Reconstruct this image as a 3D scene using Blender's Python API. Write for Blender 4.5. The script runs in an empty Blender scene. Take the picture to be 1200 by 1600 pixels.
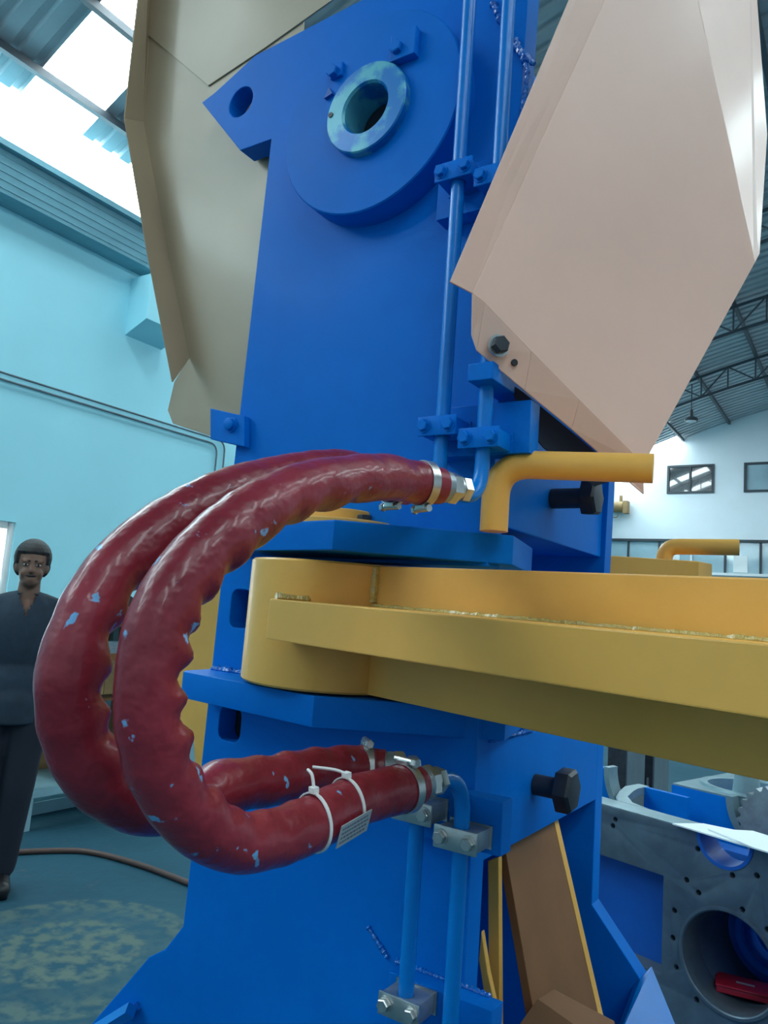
import bpy, bmesh, math, random
from mathutils import Vector, Matrix, noise
random.seed(4)
R = math.radians
SC = bpy.context.scene
COL = SC.collection

# ------------------------------------------------------------------ camera, light, exposure
cam_data = bpy.data.cameras.new('camera')
cam_data.sensor_fit = 'VERTICAL'
cam_data.sensor_height = 24.0
cam_data.lens = 1180.0 / 1600.0 * 24.0
cam_data.clip_start = 0.02
cam = bpy.data.objects.new('camera', cam_data)
COL.objects.link(cam)
_yaw, _pitch, _roll = R(33.5), R(7.3), R(4.2)
_f = Vector((-math.sin(_yaw) * math.cos(_pitch), math.cos(_yaw) * math.cos(_pitch), math.sin(_pitch)))
_r = Vector((math.cos(_yaw), math.sin(_yaw), 0))
_u = _r.cross(_f)
_r2 = _r * math.cos(_roll) + _u * math.sin(_roll)
_u2 = -_r * math.sin(_roll) + _u * math.cos(_roll)
_m = Matrix((_r2, _u2, -_f)).transposed().to_4x4()
_m.translation = Vector((0, 0, 1.55))
cam.matrix_world = _m
SC.camera = cam

world = bpy.data.worlds.new('daylight'); SC.world = world
world.use_nodes = True
bg = world.node_tree.nodes['Background']
bg.inputs['Color'].default_value = (0.52, 0.80, 1.0, 1)
bg.inputs['Strength'].default_value = 0.62
SKY_EMIT = 11.0
WINDOW_EMIT = 7.0
SC.view_settings.view_transform = 'Standard'
SC.view_settings.look = 'None'
SC.view_settings.exposure = 0.0
SC.view_settings.gamma = 1.0
SC.view_settings.use_curve_mapping = False

# ------------------------------------------------------------------ materials
MATS = {}
def mat(name, col, rough=0.5, metal=0.0, var=0.0, vscale=6.0, bump=0.0, bscale=40.0, coat=0.0, col2=None, emit=None, estr=0.0, spec=0.5, thresh=None, rvar=0.0):
    m = bpy.data.materials.new(name); m.use_nodes = True
    nt = m.node_tree; b = nt.nodes['Principled BSDF']
    b.inputs['Base Color'].default_value = (*col, 1)
    b.inputs['Roughness'].default_value = rough
    b.inputs['Metallic'].default_value = metal
    b.inputs['Coat Weight'].default_value = coat
    b.inputs['Coat Roughness'].default_value = 0.12
    b.inputs['Specular IOR Level'].default_value = spec
    tc = nt.nodes.new('ShaderNodeTexCoord')
    if var > 0 or col2:
        n = nt.nodes.new('ShaderNodeTexNoise'); n.inputs['Scale'].default_value = vscale
        n.inputs['Detail'].default_value = 6; n.inputs['Roughness'].default_value = 0.6
        nt.links.new(tc.outputs['Object'], n.inputs['Vector'])
        ramp = nt.nodes.new('ShaderNodeValToRGB')
        c2 = col2 if col2 else tuple(max(0, c * (1 - var)) for c in col)
        c1 = col if col2 else tuple(min(1, c * (1 + var)) for c in col)
        ramp.color_ramp.elements[0].color = (*c2, 1); ramp.color_ramp.elements[1].color = (*c1, 1)
        a, z = thresh if thresh else (0.3, 0.7)
        ramp.color_ramp.elements[0].position = a; ramp.color_ramp.elements[1].position = z
        nt.links.new(n.outputs['Fac'], ramp.inputs['Fac'])
        nt.links.new(ramp.outputs['Color'], b.inputs['Base Color'])
        if rvar > 0:
            mr = nt.nodes.new('ShaderNodeMapRange')
            mr.inputs['To Min'].default_value = rough - rvar; mr.inputs['To Max'].default_value = rough + rvar
            nt.links.new(n.outputs['Fac'], mr.inputs['Value']); nt.links.new(mr.outputs['Result'], b.inputs['Roughness'])
    if bump > 0:
        n2 = nt.nodes.new('ShaderNodeTexNoise'); n2.inputs['Scale'].default_value = bscale
        n2.inputs['Detail'].default_value = 3
        nt.links.new(tc.outputs['Object'], n2.inputs['Vector'])
        bp = nt.nodes.new('ShaderNodeBump'); bp.inputs['Strength'].default_value = bump; bp.inputs['Distance'].default_value = 0.01
        nt.links.new(n2.outputs['Fac'], bp.inputs['Height'])
        nt.links.new(bp.outputs['Normal'], b.inputs['Normal'])
    if emit:
        b.inputs['Emission Color'].default_value = (*emit, 1); b.inputs['Emission Strength'].default_value = estr
    MATS[name] = m
    return m

BLUE = mat('blue_enamel', (0.0, 0.158, 0.60), 0.45, var=0.08, vscale=4, bump=0.03, bscale=60, coat=0.015, rvar=0.06, spec=0.08)
PIPEBLUE = mat('pipe_blue_enamel', (0.0, 0.19, 0.62), 0.3, var=0.08, vscale=8, coat=0.15, spec=.25)
YEL = mat('mustard_enamel', (0.83, 0.43, 0.09), 0.40, var=0.08, vscale=5, bump=0.04, bscale=50, coat=0.08, spec=.3, rvar=0.07)
VEILYEL = mat('veiled_yellow_sheet', (0.86, 0.55, 0.44), 0.36, var=0.05, vscale=3, bump=0.015, bscale=30, coat=0.15, spec=.4)  # yellow sheet with flare and reflected glare mixed into its colour
SHADEYEL = mat('shaded_yellow_sheet', (0.42, 0.315, 0.20), 0.42, var=0.06, vscale=3, coat=.1)  # same yellow sheet, its shade put into a darker colour
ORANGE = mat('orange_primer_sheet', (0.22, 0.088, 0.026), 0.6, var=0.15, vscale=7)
STEEL = mat('zinc_plated_steel', (0.55, 0.56, 0.55), 0.32, 0.9, var=0.12, vscale=30, rvar=0.1)
DULLSTEEL = mat('dull_grey_steel', (0.30, 0.36, 0.40), 0.42, 0.6, var=0.2, vscale=25)
DARK = mat('black_oxide_steel', (0.035, 0.04, 0.05), 0.45, 0.4, var=0.3, vscale=30)
GAPSHADE = mat('dark_gap_shade', (0.006, 0.012, 0.032), 0.6)  # colour for the shade under the guard lip
BLACK = mat('dark_void_colour', (0.012, 0.014, 0.02), 0.7)
WHITEPL = mat('white_nylon', (0.82, 0.82, 0.80), 0.4)
TAG = mat('foil_tag', (0.50, 0.54, 0.56), 0.4, 0.3)
TAGINK = mat('tag_print', (0.14, 0.16, 0.2), 0.6)
WELD = mat('painted_weld', (0.0, 0.15, 0.58), 0.25, bump=0.6, bscale=120, coat=0.6)
WELDY = mat('painted_weld_yellow', (0.58, 0.42, 0.12), 0.25, bump=0.6, bscale=120, coat=0.5)
MACH = mat('machined_cast_iron', (0.10, 0.14, 0.18), 0.42, 0.4, var=0.18, vscale=14)
MACHL = mat('bright_machined_face', (0.20, 0.31, 0.35), 0.42, 0.3, var=0.12, vscale=18)
PAPER = mat('white_paper', (0.80, 0.86, 0.88), 0.7)
REDBOX = mat('red_plastic', (0.42, 0.012, 0.03), 0.4)
WALLC = mat('cyan_hazed_wall', (0.40, 0.84, 0.95), 0.75, var=0.03, vscale=1.2)  # pale wall with the cyan haze mixed into its colour
WALLE = mat('off_white_wall_paint', (0.70, 0.76, 0.80), 0.8, var=0.04, vscale=0.8)
ROOF = mat('ribbed_roof_metal', (0.42, 0.45, 0.47), 0.5, 0.2, var=0.12, vscale=1.5)
TRUSS = mat('dark_truss_paint', (0.05, 0.065, 0.08), 0.5)
BEAM = mat('grey_blue_gutter', (0.16, 0.38, 0.46), 0.55, var=0.06)
SKYL = mat('translucent_skylight', (0.9, 0.95, 0.95), 0.6, emit=(0.80, 0.96, 1.0), estr=SKY_EMIT)
WINL = mat('daylit_pane', (0.9, 0.95, 0.95), 0.3, emit=(0.88, 0.97, 1.0), estr=WINDOW_EMIT)
GLASS = mat('dark_office_glass', (0.03, 0.045, 0.055), 0.03, spec=1.0, coat=1.0)
GLASSL = mat('pale_office_glass', (0.36, 0.50, 0.56), 0.06, spec=0.8, var=0.2, vscale=0.7)
FRAMEW = mat('white_frame', (0.75, 0.78, 0.78), 0.5)
FRAMED = mat('dark_frame', (0.03, 0.04, 0.05), 0.5)
CABLE = mat('brown_cable_rubber', (0.10, 0.055, 0.045), 0.5)
SKIN = mat('brown_skin', (0.20, 0.105, 0.07), 0.55, spec=0.4)
HAIR = mat('black_hair', (0.012, 0.011, 0.012), 0.6, bump=0.5, bscale=200)
SHIRT = mat('dark_navy_cotton', (0.018, 0.034, 0.055), 0.85, var=0.15, vscale=20)
TROUS = mat('black_navy_cotton', (0.010, 0.014, 0.026), 0.85)
SHOE = mat('black_leather', (0.012, 0.012, 0.014), 0.45)
EYEW = mat('eye_white', (0.6, 0.6, 0.58), 0.3)
WOOD = mat('brown_board', (0.26, 0.16, 0.06), 0.6, var=0.2, vscale=9)
CYANP = mat('pale_cyan_steel', (0.30, 0.52, 0.58), 0.45, var=0.1)
STUFFG = mat('mixed_grey_paint', (0.12, 0.17, 0.20), 0.5, var=0.2)
DKBLUE = mat('blue_primer_inside', (0.0, 0.09, 0.42), 0.5, var=0.12, vscale=6)

def hose_material():
    m = bpy.data.materials.new('red_heat_shrink_sleeve'); m.use_nodes = True
    nt = m.node_tree; b = nt.nodes['Principled BSDF']
    tc = nt.nodes.new('ShaderNodeTexCoord')
    n = nt.nodes.new('ShaderNodeTexNoise'); n.inputs['Scale'].default_value = 9; n.inputs['Detail'].default_value = 5
    nt.links.new(tc.outputs['Object'], n.inputs['Vector'])
    r1 = nt.nodes.new('ShaderNodeValToRGB')
    r1.color_ramp.elements[0].color = (0.19, 0.013, 0.024, 1); r1.color_ramp.elements[1].color = (0.33, 0.034, 0.052, 1)
    r1.color_ramp.elements[0].position = 0.35; r1.color_ramp.elements[1].position = 0.7
    nt.links.new(n.outputs['Fac'], r1.inputs['Fac'])
    # scattered blue smears
    n2 = nt.nodes.new('ShaderNodeTexNoise'); n2.inputs['Scale'].default_value = 46; n2.inputs['Detail'].default_value = 4
    nt.links.new(tc.outputs['Object'], n2.inputs['Vector'])
    r2 = nt.nodes.new('ShaderNodeValToRGB')
    r2.color_ramp.elements[0].position = 0.668; r2.color_ramp.elements[1].position = 0.70
    nt.links.new(n2.outputs['Fac'], r2.inputs['Fac'])
    mx = nt.nodes.new('ShaderNodeMix'); mx.data_type = 'RGBA'
    nt.links.new(r2.outputs['Color'], mx.inputs[0]); nt.links.new(r1.outputs['Color'], mx.inputs[6])
    mx.inputs[7].default_value = (0.16, 0.40, 0.68, 1)
    nt.links.new(mx.outputs[2], b.inputs['Base Color'])
    b.inputs['Roughness'].default_value = 0.36; b.inputs['Coat Weight'].default_value = 0.22; b.inputs['Coat Roughness'].default_value = 0.08; b.inputs['Specular IOR Level'].default_value = 0.35
    n3 = nt.nodes.new('ShaderNodeTexNoise'); n3.inputs['Scale'].default_value = 55; n3.inputs['Detail'].default_value = 2
    nt.links.new(tc.outputs['Object'], n3.inputs['Vector'])
    bp = nt.nodes.new('ShaderNodeBump'); bp.inputs['Strength'].default_value = 0.28; bp.inputs['Distance'].default_value = 0.01
    nt.links.new(n3.outputs['Fac'], bp.inputs['Height']); nt.links.new(bp.outputs['Normal'], b.inputs['Normal'])
    return m
HOSE = hose_material()

def floor_material():
    m = bpy.data.materials.new('stained_concrete'); m.use_nodes = True
    nt = m.node_tree; b = nt.nodes['Principled BSDF']; L = nt.links
    tc = nt.nodes.new('ShaderNodeTexCoord')
    def nz(sc, det=6):
        n = nt.nodes.new('ShaderNodeTexNoise'); n.inputs['Scale'].default_value = sc; n.inputs['Detail'].default_value = det
        L.new(tc.outputs['Object'], n.inputs['Vector']); return n
    def ramp(src, a, z, c0, c1):
        r = nt.nodes.new('ShaderNodeValToRGB'); r.color_ramp.elements[0].position = a; r.color_ramp.elements[1].position = z
        r.color_ramp.elements[0].color = (*c0, 1); r.color_ramp.elements[1].color = (*c1, 1); L.new(src, r.inputs['Fac']); return r
    base = ramp(nz(1.4).outputs['Fac'], 0.3, 0.7, (0.016, 0.070, 0.105), (0.028, 0.098, 0.138))
    # round worn patch: two rings of exposed pale aggregate
    d = nt.nodes.new('ShaderNodeVectorMath'); d.operation = 'DISTANCE'
    d.inputs[1].default_value = (-2.93, 2.22, 0.0); L.new(tc.outputs['Object'], d.inputs[0])
    ring = nt.nodes.new('ShaderNodeValToRGB'); cr = ring.color_ramp
    cr.elements[0].position = 0.0; cr.elements[0].color = (0.9, 0.9, 0.9, 1)
    cr.elements[1].position = 0.30; cr.elements[1].color = (0.8, 0.8, 0.8, 1)
    for p, v in ((0.335, 0.18), (0.40, 0.22), (0.47, 0.62), (0.55, 0.62), (0.575, 0.0)):
        e = cr.elements.new(p); e.color = (v, v, v, 1)
    L.new(d.outputs['Value'], ring.inputs['Fac'])
    sp = ramp(nz(14, 9).outputs['Fac'], 0.40, 0.58, (0, 0, 0), (1, 1, 1))
    mul = nt.nodes.new('ShaderNodeMath'); mul.operation = 'MULTIPLY'
    L.new(ring.outputs['Color'], mul.inputs[0]); L.new(sp.outputs['Color'], mul.inputs[1])
    mx = nt.nodes.new('ShaderNodeMix'); mx.data_type = 'RGBA'
    L.new(mul.outputs['Value'], mx.inputs[0]); L.new(base.outputs['Color'], mx.inputs[6]); mx.inputs[7].default_value = (0.12, 0.165, 0.135, 1)
    # dark specks
    st = ramp(nz(9, 5).outputs['Fac'], 0.62, 0.72, (0, 0, 0), (0.6, 0.6, 0.6))
    m2 = nt.nodes.new('ShaderNodeMix'); m2.data_type = 'RGBA'
    L.new(st.outputs['Color'], m2.inputs[0]); L.new(mx.outputs[2], m2.inputs[6]); m2.inputs[7].default_value = (0.07, 0.10, 0.12, 1)
    L.new(m2.outputs[2], b.inputs['Base Color'])
    b.inputs['Roughness'].default_value = 0.75; b.inputs['Specular IOR Level'].default_value = 0.15
    bp = nt.nodes.new('ShaderNodeBump'); bp.inputs['Strength'].default_value = 0.15; bp.inputs['Distance'].default_value = 0.01
    L.new(sp.outputs['Color'], bp.inputs['Height']); L.new(bp.outputs['Normal'], b.inputs['Normal'])
    return m
FLOOR = floor_material()

# ------------------------------------------------------------------ mesh helpers
def frame_of(d):
    d = d.normalized(); a = Vector((0, 0, 1)) if abs(d.z) < 0.9 else Vector((1, 0, 0))
    x = a.cross(d).normalized(); return x, d.cross(x), d
def box(bm, x0, x1, y0, y1, z0, z1, M=None):
    vs = [bm.verts.new((x, y, z)) for z in (z0, z1) for y in (y0, y1) for x in (x0, x1)]
    for f in ((0, 2, 3, 1), (4, 5, 7, 6), (0, 1, 5, 4), (2, 6, 7, 3), (0, 4, 6, 2), (1, 3, 7, 5)):
        bm.faces.new([vs[i] for i in f])
    if M: bmesh.ops.transform(bm, matrix=M, verts=vs)
    return vs
def prism(bm, poly, ax, a, b):
    """poly in the two other axes (order x,y,z without ax), extruded from a to b"""
    def mk(p, c):
        return {'x': (c, p[0], p[1]), 'y': (p[0], c, p[1]), 'z': (p[0], p[1], c)}[ax]
    A = [bm.verts.new(mk(p, a)) for p in poly]; B = [bm.verts.new(mk(p, b)) for p in poly]
    n = len(poly)
    bm.faces.new(A[::-1]); bm.faces.new(B)
    for i in range(n): bm.faces.new((A[i], A[(i + 1) % n], B[(i + 1) % n], B[i]))
    bmesh.ops.recalc_face_normals(bm, faces=bm.faces[:])
    return A + B
def sheet(bm, pts, off):
    """thin solid from a 3-D polygon, thickened by the vector off"""
    off = Vector(off)
    A = [bm.verts.new(p) for p in pts]; B = [bm.verts.new(Vector(p) + off) for p in pts]
    n = len(pts); bm.faces.new(A[::-1]); bm.faces.new(B)
    for i in range(n): bm.faces.new((A[i], A[(i + 1) % n], B[(i + 1) % n], B[i]))
    bmesh.ops.recalc_face_normals(bm, faces=bm.faces[:])
def lathe(bm, p0, axis, prof, seg=32, caps=True, rot=0.0):
    """prof: list of (along, radius)"""
    p0 = Vector(p0); x, y, d = frame_of(Vector(axis)); rings = []
    for s, r in prof:
        rings.append([bm.verts.new(p0 + d * s + (x * math.cos(rot + 2 * math.pi * k / seg) + y * math.sin(rot + 2 * math.pi * k / seg)) * r) for k in range(seg)])
    for A, B in zip(rings, rings[1:]):
        for k in range(seg): bm.faces.new((A[k], A[(k + 1) % seg], B[(k + 1) % seg], B[k]))
    if caps:
        bm.faces.new(rings[0][::-1]); bm.faces.new(rings[-1])
    return rings
def cyl(bm, p0, p1, r, seg=20, r1=None):
    p0, p1 = Vector(p0), Vector(p1); d = p1 - p0
    lathe(bm, p0, d, [(0, r), (d.length, r if r1 is None else r1)], seg)
def hexn(bm, p0, axis, r, h, rot=0.3):
    lathe(bm, p0, axis, [(0, r * 0.97), (0.0008, r), (h * 0.82, r), (h, r * 0.86)], 6, rot=rot)
def catmull(pts, n=10, closed=False):
    P = [Vector(p) for p in pts]; out = []
    for i in range(len(P) - 1):
        a, b, c, d = P[max(i - 1, 0)], P[i], P[i + 1], P[min(i + 2, len(P) - 1)]
        for k in range(n):
            t = k / n
            out.append(0.5 * ((2 * b) + (c - a) * t + (2 * a - 5 * b + 4 * c - d) * t * t + (3 * b - a - 3 * c + d) * t ** 3))
    out.append(P[-1]); return out
def resample(path, step):
    out = [path[0].copy()]; acc = 0.0
    for a, b in zip(path, path[1:]):
        L = (b - a).length; t = step - acc
        while t <= L:
            out.append(a + (b - a) * (t / L)); t += step
        acc = L - (t - step)
    if (out[-1] - path[-1]).length > step * 0.3: out.append(path[-1].copy())
    return out
def tube(bm, path, r, seg=16, rfun=None, caps=True):
    path = [Vector(p) for p in path]; rings = []
    T = [(path[min(i + 1, len(path) - 1)] - path[max(i - 1, 0)]).normalized() for i in range(len(path))]
    x, y, _ = frame_of(T[0])
    for i, p in enumerate(path):
        if i:
            q = T[i - 1].rotation_difference(T[i]); x = q @ x; x = (x - T[i] * x.dot(T[i])).normalized(); y = T[i].cross(x)
        ring = []
        for k in range(seg):
            a = 2 * math.pi * k / seg; d = x * math.cos(a) + y * math.sin(a)
            rr = r if rfun is None else rfun(i, p, d)
            ring.append(bm.verts.new(p + d * rr))
        rings.append(ring)
    for A, B in zip(rings, rings[1:]):
        for k in range(seg): bm.faces.new((A[k], A[(k + 1) % seg], B[(k + 1) % seg], B[k]))
    if caps: bm.faces.new(rings[0][::-1]); bm.faces.new(rings[-1])
def bend(pts, rad, n=6):
    """polyline with rounded corners"""
    P = [Vector(p) for p in pts]; out = [P[0]]
    for a, b, c in zip(P, P[1:], P[2:]):
        u, v = (a - b).normalized(), (c - b).normalized()
        ang = u.angle(v); d = min(rad / math.tan(ang / 2), (a - b).length * .49 if len(P) > 3 else (a - b).length * .95, (c - b).length * .95)
        s, e = b + u * d, b + v * d
        for k in range(n + 1):
            t = k / n; out.append(s * (1 - t) ** 2 + b * 2 * t * (1 - t) + e * t * t)
    out.append(P[-1]); return out
def ellipsoid(bm, c, r, seg=20, rings=12, M=None):
    res = bmesh.ops.create_uvsphere(bm, u_segments=seg, v_segments=rings, radius=1.0)
    T = Matrix.Translation(Vector(c)) @ (M or Matrix.Identity(4)) @ Matrix.Diagonal((*r, 1))
    bmesh.ops.transform(bm, matrix=T, verts=res['verts'])
def capsule(bm, p0, p1, r0, r1, seg=14):
    p0, p1 = Vector(p0), Vector(p1); L = (p1 - p0).length; prof = []
    for k in range(5):
        a = math.pi / 2 * (1 - k / 4); prof.append((-r0 * math.sin(a), max(r0 * math.cos(a), 1e-4)))
    for k in range(5):
        a = math.pi / 2 * k / 4; prof.append((L + r1 * math.sin(a), max(r1 * math.cos(a), 1e-4)))
    lathe(bm, p0, p1 - p0, prof, seg)
def bevel(bm, w=0.0015, ang=30):
    bmesh.ops.remove_doubles(bm, verts=bm.verts[:], dist=1e-6)
    es = [e for e in bm.edges if len(e.link_faces) == 2 and e.calc_face_angle(0) > R(ang)]
    if es: bmesh.ops.bevel(bm, geom=es, offset=w, segments=2, profile=0.6, affect='EDGES', clamp_overlap=True)
def tomesh(bm, name, smooth=True, ang=35):
    bmesh.ops.recalc_face_normals(bm, faces=bm.faces[:])
    me = bpy.data.meshes.new(name); bm.to_mesh(me); bm.free()
    if smooth:
        for p in me.polygons: p.use_smooth = True
        me.set_sharp_from_angle(angle=R(ang))
    return me
def obj(name, data, material=None, parent=None, smooth=True, ang=35, bev=0.0):
    if isinstance(data, bmesh.types.BMesh):
        if bev: bevel(data, bev); ang = min(ang, 14)
        data = tomesh(data, name, smooth, ang)
    o = bpy.data.objects.new(name, data); COL.objects.link(o)
    if material and not data.materials: data.materials.append(material)
    if parent is not None: o.parent = parent
    return o
def evaluated(o, name):
    dg = bpy.context.evaluated_depsgraph_get(); dg.update()
    return bpy.data.meshes.new_from_object(o.evaluated_get(dg))
def cut(bm, cutters, bev=0.0):
    """boolean difference; returns a mesh"""
    base = obj('tmp_base', bm, smooth=False); tmp = [base]
    for c in cutters:
        co = obj('tmp_cut', c, smooth=False); tmp.append(co)
        md = base.modifiers.new('b', 'BOOLEAN'); md.operation = 'DIFFERENCE'; md.object = co; md.solver = 'EXACT'
    bpy.context.view_layer.update()
    me = evaluated(base, 'cut')
    for t in tmp: bpy.data.objects.remove(t)
    b2 = bmesh.new(); b2.from_mesh(me); bpy.data.meshes.remove(me)
    if bev: bevel(b2, bev)
    return b2
def fused(bm, voxel, iters=4, fac=0.5):
    """fuse overlapping volumes into one continuous skin"""
    o = obj('tmp_fuse', bm, smooth=False)
    md = o.modifiers.new('r', 'REMESH'); md.mode = 'VOXEL'; md.voxel_size = voxel
    sm = o.modifiers.new('s', 'SMOOTH'); sm.iterations = iters; sm.factor = fac
    bpy.context.view_layer.update(); me = evaluated(o, 'fused'); bpy.data.objects.remove(o)
    for p in me.polygons: p.use_smooth = True
    return me
def empty(name, loc=(0, 0, 0), rotz=0.0):
    o = bpy.data.objects.new(name, None); COL.objects.link(o); o.location = loc; o.rotation_euler = (0, 0, rotz)
    o.empty_display_size = 0.05
    return o
def tag(o, label=None, cat=None, group=None, kind=None):
    if label: o['label'] = label
    if cat: o['category'] = cat
    if group: o['group'] = group
    if kind: o['kind'] = kind
    return o
def BM(): return bmesh.new()
def copy_tree(o, parent=None):
    c = o.copy(); COL.objects.link(c); c.parent = parent
    for ch in list(o.children): copy_tree(ch, c)
    return c

# ------------------------------------------------------------------ the hall
def roof_z(x): return 8.05 - (x - 2.0) ** 2 / 36.0
b = BM(); box(b, -7.2, 11.2, -6.1, 22.2, -0.12, 0.0)
tag(obj('floor', b, FLOOR), 'grey-blue stained concrete workshop floor with a round worn patch', kind='structure')

# left wall with a window opening
b = BM(); box(b, -7.25, -7.0, -6, 22.0, 0.0, 5.6)
c = BM(); box(c, -7.4, -6.9, 2.85, 4.14, 0.95, 2.12)
wl = tag(obj('wall_left', cut(b, [c]), WALLC, smooth=False), 'pale cyan side wall of the hall', kind='structure')
b = BM(); box(b, -7.25, 11, 22.0, 22.25, 0.0, 8.05)
cs = []
for (x0, x1) in ((-5.01, -3.77), (-3.02, -1.75), (-0.95, 0.3)):
    c = BM(); box(c, x0, x1, 21.9, 22.4, 5.36, 6.17); cs.append(c)
c = BM(); box(c, -6.9, 3.4, 21.9, 22.4, 3.16, 4.04); cs.append(c)
tag(obj('wall_back', cut(b, cs), WALLE, smooth=False), 'off-white end wall of the hall under the arched roof', kind='structure')

b = BM(); box(b, -7.25, 11.25, -6.2, -6.0, 0.0, 4.8)  # added behind the viewer to keep low daylight off the machine
tag(obj('wall_front_blocker', b, WALLE, smooth=False), 'unseen lower wall added at the near end to block low light', kind='structure')
b = BM(); box(b, 11.0, 11.25, -6.0, 22.0, 0.0, 4.4)  # added out of view to block low daylight from the right
tag(obj('wall_right_blocker', b, WALLE, smooth=False), 'unseen lower wall added along the far side to block low light', kind='structure')
w = tag(empty('window_1', (-7.0, 3.5, 1.5)), 'daylit window in the side wall behind the standing man', kind='structure')
def part(name, bm_, m, parent, **k):
    o = obj(name, bm_, m, **k); o.parent = parent; o.matrix_parent_inverse = Matrix.Translation(-parent.location) if parent.rotation_euler.z == 0 else (Matrix.Translation(parent.location) @ Matrix.Rotation(parent.rotation_euler.z, 4, 'Z')).inverted()
    return o
for k, (y0, y1) in enumerate(((2.93, 3.48), (3.54, 4.07))):
    b = BM(); box(b, -7.17, -7.16, y0, y1, 1.03, 2.05); part('pane', b, WINL, w)
b = BM()
for (y0, y1, z0, z1) in ((2.85, 2.93, .95, 2.12), (4.07, 4.14, .95, 2.12), (2.93, 4.07, .95, 1.03), (2.93, 4.07, 2.05, 2.12), (3.48, 3.54, 1.03, 2.05)):
    box(b, -7.20, -7.02, y0, y1, z0, z1)
part('frame', b, FRAMEW, w, bev=0.004)
b = BM()
for zz in (1.3, 1.55, 1.8): cyl(b, (-7.11, 2.93, zz), (-7.11, 4.07, zz), 0.008, 8)
part('bar_grille', b, STUFFG, w)

# gutter beam and corbel
b = BM(); prism(b, [(-7.0, 5.10), (-6.78, 5.12), (-6.72, 5.50), (-6.66, 5.50), (-6.66, 5.56), (-7.25, 5.56), (-7.25, 5.10)], 'y', -6, 21.99)
for k in range(5):
    z = 5.16 + 0.07 * k
    box(b, -6.79 + 0.01 * k, -6.768 + 0.011 * k, -6, 21.98, z, z + 0.008)
tag(obj('trim_1', b, BEAM, smooth=False), 'grey-blue gutter beam along the top of the side wall', kind='structure')
b = BM(); prism(b, [(-7.02, 4.35), (-6.66, 4.50), (-6.66, 5.02), (-7.02, 5.02)], 'y', 5.10, 5.62)
tag(obj('trim_2', b, WALLC, smooth=False, bev=0.006), 'pale cyan wall corbel under the gutter beam', kind='structure')

# roof: ribbed sheets and skylights, each a piece of its own
XS = [-7.25, -6.72, -6.36, -5.6, -4.6, -3.4, -2.2, -1.0, 0.2, 1.4, 2.6, 3.8, 5.0, 6.2, 7.4, 8.6, 9.8, 11.0]
ceil = tag(empty('ceiling', (0, 0, 5.6)), 'arched ribbed metal roof with skylights', kind='structure')
PITCH = 0.67
def sheet_mesh(x0, x1, skyl):
    b = BM(); n = max(2, int((x1 - x0) / 0.5)); prof = []
    per = PITCH / 3
    for k in range(3):
        o = k * per
        prof += [(o, 0), (o + per * .55, 0), (o + per * .65, .035), (o + per * .9, .035)]
    prof.append((PITCH, 0))
    rows = []
    for i in range(n + 1):
        x = x0 + (x1 - x0) * i / n
        rows.append([b.verts.new((x, yy - (0.0 if j else 0.0), roof_z(x) + 0.10 + zz - 5.6)) for j, (yy, zz) in enumerate(prof)])
    for A, B in zip(rows, rows[1:]):
        for j in range(len(prof) - 1): b.faces.new((A[j], A[j + 1], B[j + 1], B[j]))
    me = tomesh(b, 'skylight_panel' if skyl else 'roof_sheet', smooth=False)
    me.materials.append(SKYL if skyl else ROOF)
    return me
SEG = [(-7.25, -6.68), (-6.68, -4.6), (-4.6, 3.0), (3.0, 6.5), (6.5, 11.0)]
MS = [(sheet_mesh(a, z, False), sheet_mesh(a, z, True)) for a, z in SEG]
NY = 43
for j in range(NY):
    y0 = -6.63 + PITCH * j  # near-end rows are unseen, added so light falls mainly from above
    sk = (j % 3 == 0)     # translucent rows; those over the unseen right half are added for overhead light
    for s in range(5):
        lit = s == 0 or (sk and s in (1, 3))
        o = obj('skylight_panel' if lit else 'roof_sheet', MS[s][1 if lit else 0]); o.parent = ceil
        o.location = (0, y0, 0)
for x in XS[2:-1]:
    b = BM(); box(b, x - 0.03, x + 0.03, -6.0, 21.99, roof_z(x) - 5.6 + 0.02, roof_z(x) - 5.6 + 0.095); o = obj('purlin', b, TRUSS, smooth=False); o.parent = ceil

def truss(y, label):
    t = tag(empty('roof_truss', (0, y, 5.6)), label, 'truss', 'arched roof trusses')
    xs = [-6.6 + 0.55 * k for k in range(32)]
    def zt(x): return roof_z(x) - 5.6 - 0.02
    for nm, dz in (('top_chord', 0.0), ('bottom_chord', -0.48)):
        b = BM(); tube(b, [(x, 0, zt(x) + dz) for x in xs], 0.03, 4); obj(nm, b, TRUSS, t, smooth=False)
    b0 = None
    for k, x in enumerate(xs):
        b = BM(); cyl(b, (x, 0, zt(x)), (x, 0, zt(x) - .48), 0.018, 6); obj('strut', b, TRUSS, t)
        if k < len(xs) - 1:
            x2 = xs[k + 1]
            b = BM()
            if k % 2: cyl(b, (x, 0, zt(x)), (x2, 0, zt(x2) - .48), 0.018, 6)
            else: cyl(b, (x, 0, zt(x) - .48), (x2, 0, zt(x2)), 0.018, 6)
            obj('diagonal', b, TRUSS, t)
    return t
truss(5.45, 'roof truss glimpsed against the skylight beside the left guard sheet')
truss(11.5, 'nearest roof truss right of the large tapered sheet guard')
truss(14.5, 'middle roof truss right of the large tapered sheet guard')
truss(17.5, 'farthest roof truss, above the round pendant lamp')

# conduits on the side wall
for k, (dz, y1, lab) in enumerate(((0.02, 6.75, 'upper grey conduit running along the cyan wall'), (-0.045, 6.62, 'lower grey conduit running along the cyan wall'))):
    b = BM(); tube(b, bend([(-6.97, -5.5, 3.495 + dz), (-6.97, y1, 3.495 + dz), (-6.97, y1 + 0.02, 0.02)], 0.14, 6), 0.011, 8)
    tag(obj('wall_conduit', b, STUFFG), lab, 'conduit', 'conduits on the side wall')

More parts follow.
